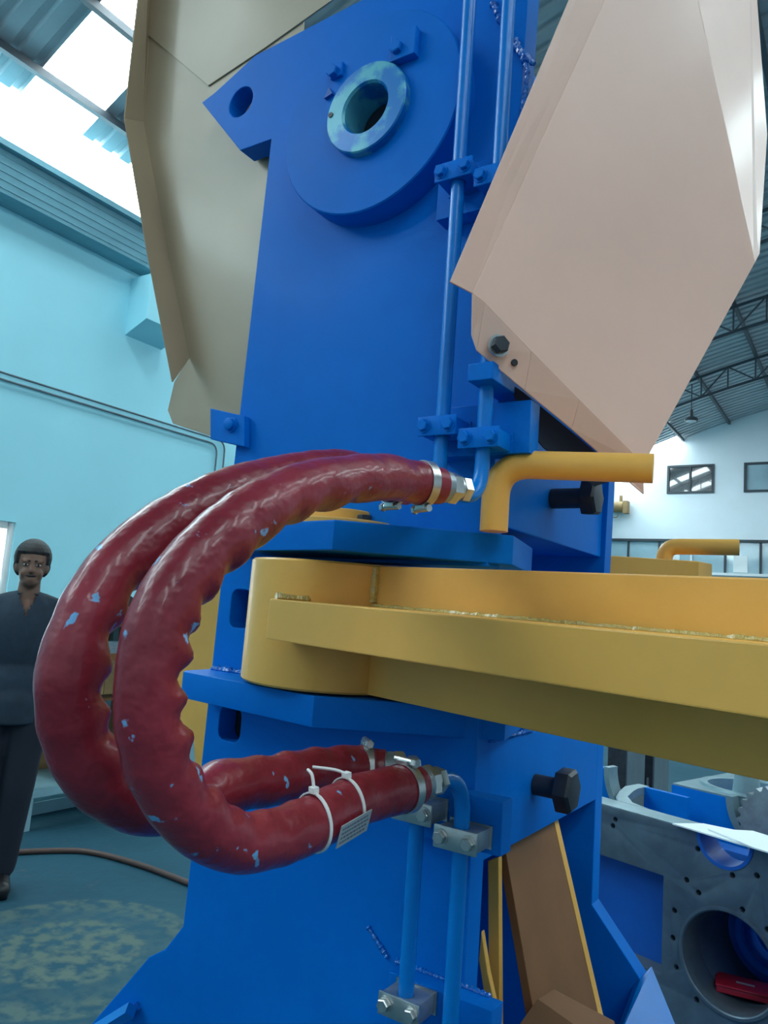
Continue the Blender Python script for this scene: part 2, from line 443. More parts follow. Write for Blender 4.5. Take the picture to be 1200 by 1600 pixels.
# end wall windows
for k, (x0, x1) in enumerate(((-5.01, -3.77), (-3.02, -1.75), (-0.95, 0.3))):
    w = tag(empty('window_%d' % (k + 2), ((x0 + x1) / 2, 22.0, 5.36)), 'dark-framed two-pane window high in the end wall', kind='structure')
    xm = (x0 + x1) / 2
    b = BM()
    for (a, c, z0, z1) in ((x0, x0 + .06, 5.36, 6.17), (x1 - .06, x1, 5.36, 6.17), (x0 + .06, x1 - .06, 5.36, 5.42), (x0 + .06, x1 - .06, 6.11, 6.17), (xm - .025, xm + .025, 5.42, 6.11)):
        box(b, a, c, 21.96, 22.06, z0, z1)
    part('frame', b, FRAMED, w, smooth=False)
    for a, c in ((x0 + .06, xm - .025), (xm + .025, x1 - .06)):
        b = BM(); box(b, a, c, 22.01, 22.02, 5.42, 6.11); part('pane', b, GLASS if k == 0 else GLASSL, w, smooth=False)
w = tag(empty('window_5', (-1.8, 22.0, 3.16)), 'long band of glazed office windows in the end wall', kind='structure')
b = BM(); box(b, -6.95, 3.45, 21.93, 22.08, 4.0, 4.07); part('lintel', b, FRAMED, w, smooth=False)
b = BM(); box(b, -6.95, 3.45, 21.9, 22.08, 3.10, 3.17); part('sill', b, FRAMEW, w, smooth=False)
xs = [-6.9 + 0.86 * k for k in range(13)]
for k, x in enumerate(xs[:-1]):
    b = BM(); box(b, x - 0.025, x + 0.025, 21.97, 22.05, 3.17, 4.0); part('mullion', b, FRAMED if k % 3 else FRAMEW, w, smooth=False)
    b = BM(); box(b, x + 0.025, xs[k + 1] - 0.025, 22.02, 22.03, 3.17, 4.0); part('pane', b, GLASSL, w, smooth=False)
    if k % 2 == 0:
        b = BM(); box(b, x + 0.2, x + 0.55, 22.005, 22.019, 3.2, 3.55 + .1 * (k % 3)); part('blind', b, FRAMEW, w, smooth=False)
# round pendant lamp
p = (-3.4991, 17.5, 6.2321)
lamp = tag(empty('pendant_lamp', p), 'small round black pendant lamp hanging below the farthest truss', 'lamp')
b = BM(); lathe(b, (0, 0, 0), (0, 0, 1), [(0, .13), (.03, .15), (.06, .14), (.10, .07)], 24); obj('shade', b, FRAMED, lamp)
b = BM(); lathe(b, (0, 0, .10), (0, 0, 1), [(0, .045), (.16, .035)], 12); obj('ballast', b, FRAMED, lamp)
b = BM(); cyl(b, (0, 0, .26), (0, 0, 0.86), 0.012, 6); obj('hanging_cord', b, FRAMED, lamp)
b = BM(); cyl(b, (0, 0, -.012), (0, 0, -.001), .11, 20); obj('lens', b, FRAMEW, lamp)
# hoist on the end wall
p = (-6.259, 21.75, 4.9681)
h = tag(empty('electric_hoist', p), 'brown electric hoist unit on the end wall beside the column', 'hoist')
b = BM(); cyl(b, (-.25, 0, 0), (.12, 0, 0), .16, 16); obj('motor_body', b, WOOD, h)
b = BM(); box(b, .12, .26, -.12, .12, -.2, .16); obj('gear_box', b, WOOD, h, bev=.01)
b = BM(); box(b, .0, .07, -.05, .05, .12, .33); obj('bracket', b, WOOD, h, bev=.008)
b = BM(); tube(b, [(-.12 + .09 * math.cos(a), 0, -.22 + .09 * math.sin(a)) for a in [R(90 + 20 * k) for k in range(15)]], .015, 8); obj('hook', b, WOOD, h)
b = BM(); box(b, -.25, .1, .1, .245, -.1, .1); obj('wall_mount', b, WOOD, h)

# ------------------------------------------------------------------ the blue column
col_ = tag(empty('machine_column', (-0.68, 1.19, 0.0)), 'tall bright blue welded steel column with a big round boss and fork plates', 'machine column')
left = [(-0.9117, 2.3758), (-0.9891, 2.376), (-1.1108, 2.5136), (-1.0767, 2.5226), (-0.9759, 2.5632)]
low = [(-0.9347, 1.0258), (-0.9697, 0.981), (-1.0047, 0.959), (-1.1276, 0.8154)]
plate = [(-0.42, 2.578)] + left[::-1][0:0] + [(-0.74, 2.578), (-0.975, 2.565), left[3], left[2], left[1], (-0.912, 2.376), (-0.925, 1.75), (-0.931, 1.2), low[0], low[1], low[2], low[3], (-1.30, 0.60), (-1.36, 0.03),
         (-0.05, 0.03), (-0.12, 0.60), (-0.335, 0.935), (-0.438, 1.05), (-0.438, 1.432), (-0.835, 1.432), (-0.835, 1.616), (-0.438, 1.616)]
def slot(x0, x1, z0, z1, y0, y1):
    r = (x1 - x0) * 0.3; pts = []
    for cx, cz, a0 in ((x1 - r, z1 - r, 0), (x0 + r, z1 - r, 90), (x0 + r, z0 + r, 180), (x1 - r, z0 + r, 270)):
        for k in range(5): a = R(a0 + 22.5 * k); pts.append((cx + r * math.cos(a), cz + r * math.sin(a)))
    b = BM(); prism(b, pts, 'y', y0, y1); return b
for (y0, y1, nm) in ((0.92, 0.96, 'front_plate'), (1.433, 1.473, 'rear_plate')):
    b = BM(); prism(b, plate, 'y', y0, y1)
    cs = [slot(-0.899, -0.856, 1.502, 1.565, y0 - .02, y1 + .02), slot(-0.900, -0.852, 1.322, 1.376, y0 - .02, y1 + .02)]
    c = BM(); cyl(c, (-1.0, y0 - .02, 2.478), (-1.0, y1 + .02, 2.478), 0.03, 24); cs.append(c)
    part(nm, cut(b, cs, 0.0018), BLUE, col_, ang=14)
# dark sheet behind the slots and the inner webs
for (x0, x1, y0, y1, z0, z1, nm) in ((-0.90, -0.885, 0.961, 1.432, 1.62, 2.5, 'inner_web'), (-0.70, -0.66, 0.961, 1.432, 0.1, 1.40, 'inner_web'), (-0.60, -0.56, 0.961, 1.432, 1.85, 2.5, 'inner_web')):
    b = BM(); box(b, x0, x1, y0, y1, z0, z1); part(nm, b, BLUE, col_, bev=.001)
b = BM(); box(b, -0.80, -0.438, 0.955, 1.434, 1.232, 1.384); part('lower_stop_block', b, BLUE, col_, bev=.0025)
b = BM(); box(b, -0.80, -0.445, 0.961, 1.434, 1.678, 1.86); part('upper_stop_block', b, BLUE, col_, bev=.0025)
b = BM(); box(b, -0.52, -0.50, 0.961, 1.434, 1.86, 2.5); part('side_plate', b, BLUE, col_, bev=.001)
b = BM(); box(b, -0.922, -0.836, 0.9605, .972, 1.30, 1.60); part('slot_shade', b, BLACK, col_, smooth=False)  # painted near-black to stand for the shade inside the slots
# fork plates
fork = [(-0.945, 1.00), (-0.93, 0.865), (-0.915, 0.846), (-0.622, 0.806), (-0.413, 0.950), (-0.452, 1.12), (-0.452, 1.30), (-0.945, 1.30)]
b = BM(); prism(b, fork, 'z', 1.390, 1.430); part('lower_fork_plate', b, BLUE, col_, bev=.002)
fork2 = [(-0.90, 0.94), (-0.775, 0.822), (-0.594, 0.782), (-0.412, 0.944), (-0.452, 1.11), (-0.60, 1.14), (-0.60, 1.30), (-0.90, 1.30)]
b = BM(); prism(b, fork2, 'z', 1.621, 1.661); part('upper_fork_plate', b, BLUE, col_, bev=.002)
# big disc with bearing ring
b = BM(); lathe(b, (-0.667, 0.921, 2.321), (0, -1, 0), [(0, .167), (.043, .167), (.045, .165)], 72)
c = BM(); cyl(c, (-0.662, .80, 2.32), (-0.662, .99, 2.32), .0412, 40); disc = part('boss_disc', cut(b, [c]), BLUE, col_)
b = BM()
rg = lathe(b, (-0.662, 0.878, 2.320), (0, -1, 0), [(0, .0745), (.014, .0745), (.016, .0725), (.016, .044), (.012, .041), (-.041, .041)], 56, caps=False)
RINGM = mat('half_painted_ring', (0.10, 0.42, 0.52), 0.3, 0.1, col2=(0.0, 0.17, 0.50), vscale=14, thresh=(0.46, 0.56), coat=.1, spec=.3)
ring = part('bearing_ring', b, RINGM, col_)
b = BM(); cyl(b, (-0.662, 0.9198, 2.32), (-0.662, 0.918, 2.32), 0.0408, 40); part('bore_shade', b, DARK, ring)  # bore floor coloured dark to deepen the shade in the hole
for (x, z), s_ in zip([(-0.5996, 2.4037), (-0.7324, 2.4131)], (.023, .012)):
    b = BM(); box(b, x - s_, x + s_, .862 if s_ > .02 else .870, .8765, z - s_, z + s_); t = part('retainer_tab', b, BLUE, col_, bev=.002)
    b = BM(); hexn(b, (x - s_ * .4, .8618 if s_ > .02 else .8698, z - s_ * .2), (0, -1, 0), .011, .008); part('tab_bolt', b, BLUE, t)
x, z = (-0.7282, 2.3267)
b = BM(); cyl(b, (x, .8618, z), (x, .8605, z), .0045, 14); part('grease_nipple', b, DARK, col_)
b = BM(); (x, z) = (-0.7445, 2.3775)
prism(b, [(x - .008, z - .008), (x + .008, z - .004), (x, z + .009)], 'y', .870, .8762); part('arrow_mark', b, DKBLUE, col_)
# weld pads that carry the pipe clamps
for (x0, x1, z0, z1) in ((-0.536, -0.375, 2.116, 2.19), (-0.513, -0.374, 1.762, 1.832), (-0.53, -0.385, 1.264, 1.328), (-0.53, -0.385, 1.02, 1.091)):
    b = BM(); box(b, x0, x1, .89, .921, z0, z1); part('clamp_pad', b, BLUE, col_, bev=.0015)
# bead of weld
def weld(pts, r, parent, m=WELD, nm='weld_bead'):
    path = resample([Vector(p) for p in pts], r * 0.55); b = BM()
    tube(b, path, r, 8, rfun=lambda i, p, d: r * (0.8 + 0.45 * math.sin(i * 1.9 + noise.noise(p * 60) * 3) * .5 + .35 * noise.noise(p * 90)))
    return part(nm, b, m, parent)
weld([(-0.925, .918, 1.432), (-0.80, .918, 1.432)], .007, col_)
weld([(-0.438, .955, 1.386), (-0.438, 1.10, 1.386)], .004, col_)
weld([(-0.537, .919, 1.092), (-0.40, .919, 1.092)], .004, col_)
weld([(-0.585, .919, 1.122), (-0.565, .919, 1.105), (-0.55, .919, 1.092)], .004, col_)
weld([(-0.92, .9185, 1.389), (-0.70, .9185, 1.389)], .002, col_)
weld([(-0.4789, 0.918, 2.4647), (-0.4433, 0.918, 2.3823), (-0.4063, 0.918, 2.338)], .006, col_)
weld([(-0.4387, 0.918, 2.3908), (-0.4157, 0.918, 2.3313), (-0.4209, 0.918, 2.2434)], .005, col_)
# stop bolts on the side of the column
for (y, z, x0, x1, lab) in ((1.128, 1.3045, -0.438, -0.40, 'lower'), (1.165, 1.748, -0.445, -0.392, 'upper')):
    r = 0.0155 if lab == 'lower' else .0165
    t = tag(empty('stop_bolt', (x0, y, z)), 'black hex-head stop bolt in the %s block on the column side' % lab, 'bolt', 'stop bolts on the column')
    b = BM(); cyl(b, (0.0005, 0, 0), (x1 - x0, 0, 0), r, 20); obj('shank', b, DARK, t)
    b = BM(); hexn(b, (x1 - x0, 0, 0), (1, 0, 0), .033 if lab == 'lower' else .030, .024, rot=.1); obj('head', b, DARK, t, bev=.001)
# angle bracket for the right guard, left-guard lug
b = BM(); box(b, -0.437, -0.402, .83, .96, 1.845, 1.868); part('guard_bracket', b, BLUE, col_, bev=.0015)
lug = [(-0.9801, 1.8769), (-0.9721, 1.8208), (-0.8892, 1.8024), (-0.8962, 1.8563)]
b = BM(); prism(b, lug, 'y', .905, .919); part('guard_lug', b, BLUE, col_, bev=.0015)
b = BM(); tube(b, [(-1.0898, 0.9, 0.824), (-1.0112, 0.9, 0.8833)], .012, 4); part('foot_bar', b, PIPEBLUE, col_, smooth=False)
weld([(-1.035, 0.915, 0.866), (-1.014, 0.915, 0.8827)], .007, col_)
# rear foot gusset, lit from above
g = [(-0.335, 1.46, .935), (-0.32, 1.30, .94), (-0.20, 1.22, .70), (-0.16, 1.46, .66)]
b = BM(); sheet(b, [(-0.3504, 1.433, 0.9512), (-0.3381, 1.46, 0.9666), (-0.2742, 1.4, 0.8936), (-0.3493, 1.3, 0.9077)], (-.01, 0, -.012)); part('foot_gusset', b, PIPEBLUE, col_, smooth=False)
# yellow braces between the plates
def slat(name, pts, off, m, lab, grp=None):
    b = BM(); sheet(b, pts, off); o = obj(name, b, m, smooth=False, bev=.0012); return tag(o, lab, 'brace', grp)
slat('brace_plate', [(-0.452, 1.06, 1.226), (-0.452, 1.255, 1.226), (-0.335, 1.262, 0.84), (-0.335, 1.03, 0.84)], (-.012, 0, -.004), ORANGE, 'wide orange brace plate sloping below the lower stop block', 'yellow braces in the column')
slat('brace_strip', [(-0.4596, 1.02, 1.2134), (-0.4436, 1.02, 1.2213), (-0.4285, 1.02, 0.9925), (-0.444, 1.02, 0.9871)], (0, .012, 0), YEL, 'narrow upright yellow strip beside the front plate edge', 'yellow braces in the column')
slat('brace_strip', [(-0.45, 0.99, 1.1323), (-0.4377, 0.99, 1.0838), (-0.4123, 0.99, 1.0101), (-0.4274, 0.99, 1.0049), (-0.4515, 0.99, 1.0956)], (0, .01, 0), YEL, 'pale slanting yellow strip crossing the upright strip', 'yellow braces in the column')
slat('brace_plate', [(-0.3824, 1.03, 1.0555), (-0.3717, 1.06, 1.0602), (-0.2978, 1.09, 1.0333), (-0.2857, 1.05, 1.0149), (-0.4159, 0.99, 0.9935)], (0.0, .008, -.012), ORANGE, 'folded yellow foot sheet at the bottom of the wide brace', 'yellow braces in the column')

b = BM(); sheet(b, [(-0.4515, 1.2555, 1.226), (-0.4515, 1.272, 1.228), (-0.3345, 1.280, 0.84), (-0.3345, 1.2625, 0.84)], (-.012, 0, -.004))
tag(obj('brace_strip', b, YEL, smooth=False), 'bright yellow edge strip along the far side of the wide brace', 'brace', 'yellow braces in the column')

# ------------------------------------------------------------------ swing arm
def arm(loc, rz, ry, label, mirror=1, L=1.25, back=False):
    t = tag(empty('swing_arm', loc, rz), label, 'arm', 'yellow swing arms'); t.rotation_euler = (0, ry, rz)
    H = 0.176
    b = BM(); lathe(b, (0, 0, 0), (0, 0, 1), [(0, .124), (.003, .127), (H - .003, .127), (H, .124)], 64); obj('pivot_boss', b, YEL, t)
    b = BM(); box(b, .10, L, -.03, .03, .001, H - .001); obj('web', b, YEL, t, bev=.002)
    for s in (-1, 1):
        b = BM(); y0, y1 = sorted((s * .03, s * .152)); a = 0.05
        pts = [(a, s * .152), (a + .012, s * .08), (.10, s * .03), (L, s * .03), (L, s * .152)]
        prism(b, pts, 'z', .066, .119); obj('flange_rib', b, YEL, t, bev=.0018)
        path = resample([Vector((.10, s * .033, .1195)), Vector((L - .02, s * .033, .1195))], .004); b = BM()
        tube(b, path, .004, 6, rfun=lambda i, p, d: .004 * (0.9 + .5 * noise.noise(p * 130))); obj('weld_bead', b, WELDY, t)
        path = resample([Vector((.122, s * .033, .125)), Vector((.122, s * .033, H - .004))], .004); b = BM()
        tube(b, path, .006, 6, rfun=lambda i, p, d: .006 * (0.9 + .5 * noise.noise(p * 130))); obj('weld_bead', b, WELDY, t)
        path = resample([Vector((a + .004, s * .145, .121)), Vector((a + .02, s * .10, .121))], .003); b = BM()
        tube(b, path, .006, 6, rfun=lambda i, p, d: .006 * (1 + .7 * noise.noise(p * 150))); obj('weld_bead', b, WELDY, t)
    return t
arm((-0.69, 0.922, 1.4345), -0.235, R(0.7), 'heavy mustard yellow swing arm pivoting between the blue fork plates')
# pivot pin cap
t = tag(empty('pivot_pin', (-0.69, 0.922, 1.662)), 'round yellow pivot pin cap on top of the upper fork plate', 'pin')
b = BM(); lathe(b, (0, 0, 0), (0, 0, 1), [(0, .094), (.010, .094), (.012, .091)], 48); obj('cap_flange', b, YEL, t)
b = BM(); lathe(b, (0, 0, .012), (0, 0, 1), [(0, .056), (.016, .056), (.018, .053)], 40); obj('cap_hub', b, YEL, t)
for a in (-25, 65, 155, 245):
    b = BM(); hexn(b, (.075 * math.cos(R(a)), .075 * math.sin(R(a)), .0122), (0, 0, 1), .011, .008); obj('cap_bolt', b, DARK, t)
b = BM(); cyl(b, (0, 0, -.0408), (0, 0, -.0005), .050, 30); obj('pin_shank', b, STEEL, t)

# L-shaped lock pins
t = tag(obj('lock_pin', (lambda b: (tube(b, bend([(-0.424, 0.905, 1.6615), (-0.424, 0.905, 1.752), (-0.232, 0.945, 1.746)], .045, 10), .0185, 28), b)[1])(BM()), YEL, ang=50), 'large L-shaped mustard lock pin standing on the upper fork plate', 'lock pin', 'L-shaped lock pins')
bar = (-0.2938, 1.62, 1.6904)
b = BM(); prism(b, [(-0.80, 1.4735), (-0.55, 1.4735), (-0.30, 1.60), (-0.285, 1.66), (-0.80, 1.70)], 'z', 1.62, 1.690)
tag(obj('rear_arm_plate', b, YEL, bev=.002), 'flat yellow rear arm plate seen over the top of the swing arm', 'arm plate')
p0, p1 = (-0.4026, 1.5681, 1.6905), (-0.2499, 1.5508, 1.722)
b = BM(); tube(b, bend([(-0.374, 1.635, 1.6905), (-0.374, 1.635, 1.722), (-0.235, 1.66, 1.725)], .028, 8), .0165, 20)
tag(obj('lock_pin', b, YEL, ang=50), 'smaller pale L-shaped lock pin on the rear arm plate', 'lock pin', 'L-shaped lock pins')

# ------------------------------------------------------------------ guards
def fold(name, parent, pts, off, m=VEILYEL):
    b = BM(); sheet(b, pts, off); return part(name, b, m, parent, smooth=False, bev=.0008)
g = tag(empty('sheet_guard', (-0.3, 0.96, 1.69)), 'large tapered pale yellow sheet guard bolted right of the pipes', 'guard', 'pale yellow sheet guards')
face = [(-0.2737, 0.995, 2.5997), (-0.4209, 0.7987, 1.9476), (-0.4104, 0.8128, 1.9388), (-0.3684, 0.8687, 1.8887), (-0.3238, 0.9283, 1.8372), (-0.2609, 1.0121, 1.7657), (-0.1481, 1.1625, 2.0945), (-0.2435, 1.0354, 2.6213)]
fold('face_sheet', g, face, (-.0024, .0018, 0))
fold('left_flange', g, [(-0.2737, 0.995, 2.5997), (-0.4209, 0.7987, 1.9476), (-0.4279, 0.7528, 1.9448), (-0.3056, 0.9159, 2.5434)], (-.002, .002, 0))
lip_a = [(-0.4209, 0.7987, 1.9476), (-0.4104, 0.8128, 1.9388), (-0.3684, 0.8687, 1.8887), (-0.3238, 0.9283, 1.8372), (-0.2609, 1.0121, 1.7657)]; lip_b = [(-0.4266, 0.8145, 1.9), (-0.4216, 0.8212, 1.8814), (-0.3787, 0.8784, 1.8412), (-0.3353, 0.9363, 1.8015), (-0.2838, 1.0049, 1.7513)]
for i in range(4): fold('bottom_lip', g, [lip_a[i], lip_b[i], lip_b[i + 1], lip_a[i + 1]], (-.0018, .0018, 0))
fold('right_flange', g, [(-0.2435, 1.0354, 2.6213), (-0.1481, 1.1625, 2.0945), (-0.1519, 1.2408, 2.1448), (-0.1521, 1.3239, 2.3968), (-0.1863, 1.345, 2.8758)], (-.002, .002, 0))
fold('lip_gap_shade', g, [(-0.4046, 0.8955, 1.8574), (-0.3927, 0.9114, 1.8485), (-0.3477, 0.9714, 1.8074), (-0.2943, 1.0426, 1.7561), (-0.3229, 1.0044, 1.7366), (-0.3727, 0.938, 1.7783), (-0.3961, 0.9069, 1.8117)], (-.002, .002, 0), GAPSHADE)  # dark sheet standing for the shadowed gap behind the lip
fold('tail_tab', g, [(-0.2609, 1.0121, 1.7657), (-0.261, 1.017, 1.7267), (-0.276, 1.0054, 1.7406), (-0.2838, 1.0049, 1.7513)], (-.002, .002, 0))
t = tag(empty('guard_bolt', (-0.3991, 0.8346, 1.888)), 'dark hex bolt with washer on the lower lip of the right guard', 'bolt')
ax = Vector((.8, -.6, 0))
b = BM(); lathe(b, (0, 0, 0), ax, [(-.03, .004), (.0, .004), (.0005, .0145), (.003, .0145)], 24); obj('washer', b, STEEL, t)
b = BM(); hexn(b, ax * .0032, ax, .0115, .009); obj('head', b, DARK, t)
for k, q in enumerate([(-0.3868, 0.8584, 1.8724)]):
    b = BM(); lathe(b, q, ax, [(0, .0045), (.0025, .0045)], 14); part('bolt_hole', b, BLACK, g)

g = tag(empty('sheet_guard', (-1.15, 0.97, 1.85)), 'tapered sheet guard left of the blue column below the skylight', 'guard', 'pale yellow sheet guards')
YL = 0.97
fold('face_sheet', g, [(-1.2237, 0.97, 2.2457), (-1.1251, 0.97, 2.0095), (-1.1598, 0.97, 1.9627), (-1.1693, 0.97, 1.9064), (-1.15, 0.97, 1.8778), (-1.0383, 0.97, 1.8449), (-0.892, 0.97, 1.801), (-0.8838, 0.97, 2.3744), (-0.9371, 0.97, 2.9991), (-1.4127, 0.97, 3.257), (-1.3569, 0.97, 2.5814)], (0, .003, 0), SHADEYEL)
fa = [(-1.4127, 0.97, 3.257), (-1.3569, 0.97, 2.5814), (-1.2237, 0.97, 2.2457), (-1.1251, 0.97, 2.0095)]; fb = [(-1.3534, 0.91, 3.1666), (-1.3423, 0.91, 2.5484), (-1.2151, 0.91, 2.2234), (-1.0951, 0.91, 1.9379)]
for i in range(3): fold('left_flange', g, [fa[i], fb[i], fb[i + 1], fa[i + 1]], (.001, .0028, 0), SHADEYEL)
fold('upper_lining', g, [(-1.4264, 0.985, 3.2615), (-1.3772, 0.985, 2.8), (-1.1534, 0.985, 2.5959), (-1.0057, 0.985, 2.623), (-0.7371, 0.985, 2.6823), (-0.7562, 0.985, 2.902)], (0, .003, 0), SHADEYEL).location = (0, -.018, 0)
t = tag(empty('guard_bolt', (-0.9231, 0.9045, 1.8422)), 'round-headed bolt in the lug of the left guard', 'bolt')
b = BM(); lathe(b, (0, 0, 0), (0, -1, 0), [(-.001, .013), (.002, .013), (.0025, .0105), (.009, .0105), (.0105, .008)], 20); obj('head', b, BLUE, t)

# ------------------------------------------------------------------ pipes, clamps, hoses
P1, P2, PY_ = -0.487, -0.425, 0.862
def pipe(pts, lab, rad=.035):
    b = BM(); tube(b, bend(pts, rad, 8), .0098, 20); return tag(obj('hydraulic_pipe', b, PIPEBLUE), lab, 'pipe', 'blue hydraulic pipes')
pipe([(P1, PY_, 2.75), (P1, PY_, 1.712), (P1, PY_ - .035, 1.702)], 'upper blue pipe nearer the big round disc')
pipe([(P2, PY_, 2.75), (P2, PY_, 1.692), (P2 - .006, PY_ - .058, 1.6985)], 'upper blue pipe passing behind the right guard', .045)
pipe([(P1, PY_, 0.75), (P1, PY_, 1.362), (P1 - .004, PY_ - .04, 1.362)], 'lower blue pipe further from the column edge')
pipe([(P2, PY_, 0.75), (P2, PY_, 1.356), (P2 - .007, PY_ - .062, 1.358)], 'lower blue pipe nearer the column edge', .05)
def clamp(x, z, m, lab, cover_z=.0125):
    t = tag(empty('pipe_clamp', (x, .89, z)), lab, 'clamp', 'pipe clamps')
    b = BM(); box(b, -.026, .026, -.041, -.0002, -.0115, .0115)
    c = BM(); cyl(c, (0, PY_ - .89, -.1), (0, PY_ - .89, .1), .0102, 20)
    obj('clamp_body', cut(b, [c], .0012), BLUE if m is BLUE else DULLSTEEL, t)
    b = BM(); box(b, -.029, .029, -.0452, -.0412, -.0135, .0135)
    bevel(b, .003); obj('cover_plate', b, m, t)
    b = BM(); box(b, -.029, .029, -.003, -.0003, -.0135, .0135); obj('base_plate', b, m, t)
    for s in (-1, 1):
        b = BM(); lathe(b, (s * .0185, -.0453, 0), (0, -1, 0), [(0, .0100), (.0015, .0100)], 18); w = obj('washer', b, m, t)
        b = BM(); hexn(b, (s * .0185, -.0468, 0), (0, -1, 0), .0082, .0062, rot=.2 + s); obj('bolt_head', b, m, t)
clamp(P1, 2.158, BLUE, 'blue clamp on the left upper pipe just below the disc')
clamp(P2, 2.136, BLUE, 'blue clamp half hidden by the right guard flange')
clamp(P1, 1.795, BLUE, 'blue clamp on the left upper pipe above the hose end')
clamp(P2, 1.775, BLUE, 'blue clamp on the right upper pipe above the handle')
clamp(P1, 1.304, STEEL, 'bare steel clamp half hidden behind the front hose end')
clamp(P2, 1.284, STEEL, 'bare steel clamp on the right lower pipe under its bend')
clamp(P1, 1.076, STEEL, 'bare steel clamp at the bottom of the left lower pipe')

def hose(pts, label, seed, ctr, ripple=1.0):
    t = tag(empty('hydraulic_hose', pts[0]), label, 'hose', 'red sleeved hoses')
    path = resample(catmull(pts, 12), 0.0055); n = len(path)
    ctr = Vector(ctr); rnd = random.Random(seed)
    ph = 0.0; phase = []
    for i in range(n):
        ph += 0.0055 / (0.046 + 0.026 * noise.noise(Vector((i * 0.018, seed, 0)))) * 2 * math.pi
        phase.append(ph)
    def inn_side(d): return d.x
    def rf(i, p, d):
        u = i / (n - 1)
        e = min(1.0, .35 + .65 * max(0.0, (u - .12) / .18)) * min(1.0, .30 + .7 * max(0.0, (.80 - u) / .15)) * min(1.0, u * 16, (1 - u) * 16)
        inn = (ctr - p).normalized().dot(d)
        base = 0.0252
        amp = 0.55 + 0.9 * noise.noise(Vector((i * 0.028, seed * 3, 1)))
        lump = math.sin(phase[i] + 1.6 * inn_side(d) + 0.8 * noise.noise(p * 12))
        w = max(0.0, inn + 0.25) ** 1.0
        r = base + ripple * e * w * (0.0042 * amp * lump + 0.0058 * noise.noise(p * 24 + Vector((seed, 0, 0))))
        r += 0.0011 * noise.noise(p * 55) + 0.0012 * noise.noise(p * 22 + Vector((0, seed, 0)))
        if u < .02 or u > .98: r -= .0035
        return r
    b = BM(); tube(b, path, .025, 40, rfun=rf); part('sleeve', b, HOSE, t, ang=70)
    for s, idx in ((0, 0), (1, n - 1)):
        p = path[idx]; d = (path[0] - path[5]).normalized() if s == 0 else (path[-1] - path[-6]).normalized()
        # worm-drive clamp a little way in
        q = p - d * .024
        b = BM(); lathe(b, q - d * .0055, d, [(0, .0262), (0, .0272), (.011, .0272), (.011, .0262)], 40, caps=False); cl = part('hose_clamp', b, STEEL, t)
        side = Vector((0, 0, -1)) if s == 0 else Vector((0, 0, 1)); side = (side - d * side.dot(d)).normalized(); tang = d.cross(side)
        b = BM(); cc = q + side * .0295
        cyl(b, cc - tang * .013, cc + tang * .012, .0042, 12); hexn(b, cc + tang * .012, tang, .0055, .006); part('clamp_screw', b, STEEL, cl)
        b = BM(); M = Matrix((d, tang, side)).transposed().to_4x4(); M.translation = cc - side * .002
        box(b, -.006, .006, -.008, .008, -.002, .003, M); part('screw_housing', b, STEEL, cl, bev=.0008)
        # crimp ferrule and hex nuts
        b = BM(); lathe(b, p - d * .004, d, [(0, .019), (.014, .019), (.015, .017)], 28); part('ferrule', b, DULLSTEEL, t)
        b = BM(); hexn(b, p + d * .011, d, .0195, .014, rot=.4); part('swivel_nut', b, STEEL, t)
        b = BM(); lathe(b, p + d * .025, d, [(0, .013), (.006, .013)], 20); part('neck', b, STEEL, t)
        b = BM(); hexn(b, p + d * .030, d, .0158, .012, rot=.1); part('union_nut', b, STEEL, t)
    return t, path
fr = [(-0.433, .770, 1.6985)] + [(-0.45, 0.7255, 1.6968), (-0.45, 0.6748, 1.6925), (-0.45, 0.6055, 1.6761), (-0.45, 0.537, 1.6544), (-0.45, 0.4799, 1.6249), (-0.45, 0.4383, 1.5951), (-0.45, 0.4055, 1.5615), (-0.45, 0.388, 1.5291), (-0.45, 0.3843, 1.4915), (-0.45, 0.3895, 1.4543), (-0.45, 0.407, 1.4154), (-0.45, 0.4407, 1.3794), (-0.45, 0.4866, 1.3523), (-0.45, 0.5438, 1.3428), (-0.45, 0.6081, 1.3463), (-0.45, 0.6716, 1.3537)] + [(-0.440, .735, 1.3565), (-0.435, .766, 1.3575)]
h1, path1 = hose(fr, 'front red sleeved hose looping towards the viewer, with zip ties', 3.7, (-0.45, .60, 1.52))
rr = [(-0.49, .79, 1.702), (-0.50, .745, 1.704), (-0.515, .67, 1.70)] + [(-0.53, 0.5896, 1.6758), (-0.53, 0.5106, 1.6438), (-0.53, 0.4526, 1.6084), (-0.53, 0.4099, 1.5709), (-0.53, 0.3855, 1.5327), (-0.53, 0.3748, 1.4933), (-0.53, 0.3763, 1.4587), (-0.53, 0.391, 1.4231), (-0.53, 0.4194, 1.3916), (-0.53, 0.4651, 1.3677), (-0.53, 0.517, 1.3635), (-0.53, 0.5659, 1.3688), (-0.53, 0.6323, 1.3654), (-0.53, 0.709, 1.3635)] + [(-0.515, .775, 1.362), (-0.497, .793, 1.362)]
hose(rr, 'rear red sleeved hose, its loop furthest left', 9.1, (-0.53, .60, 1.52))
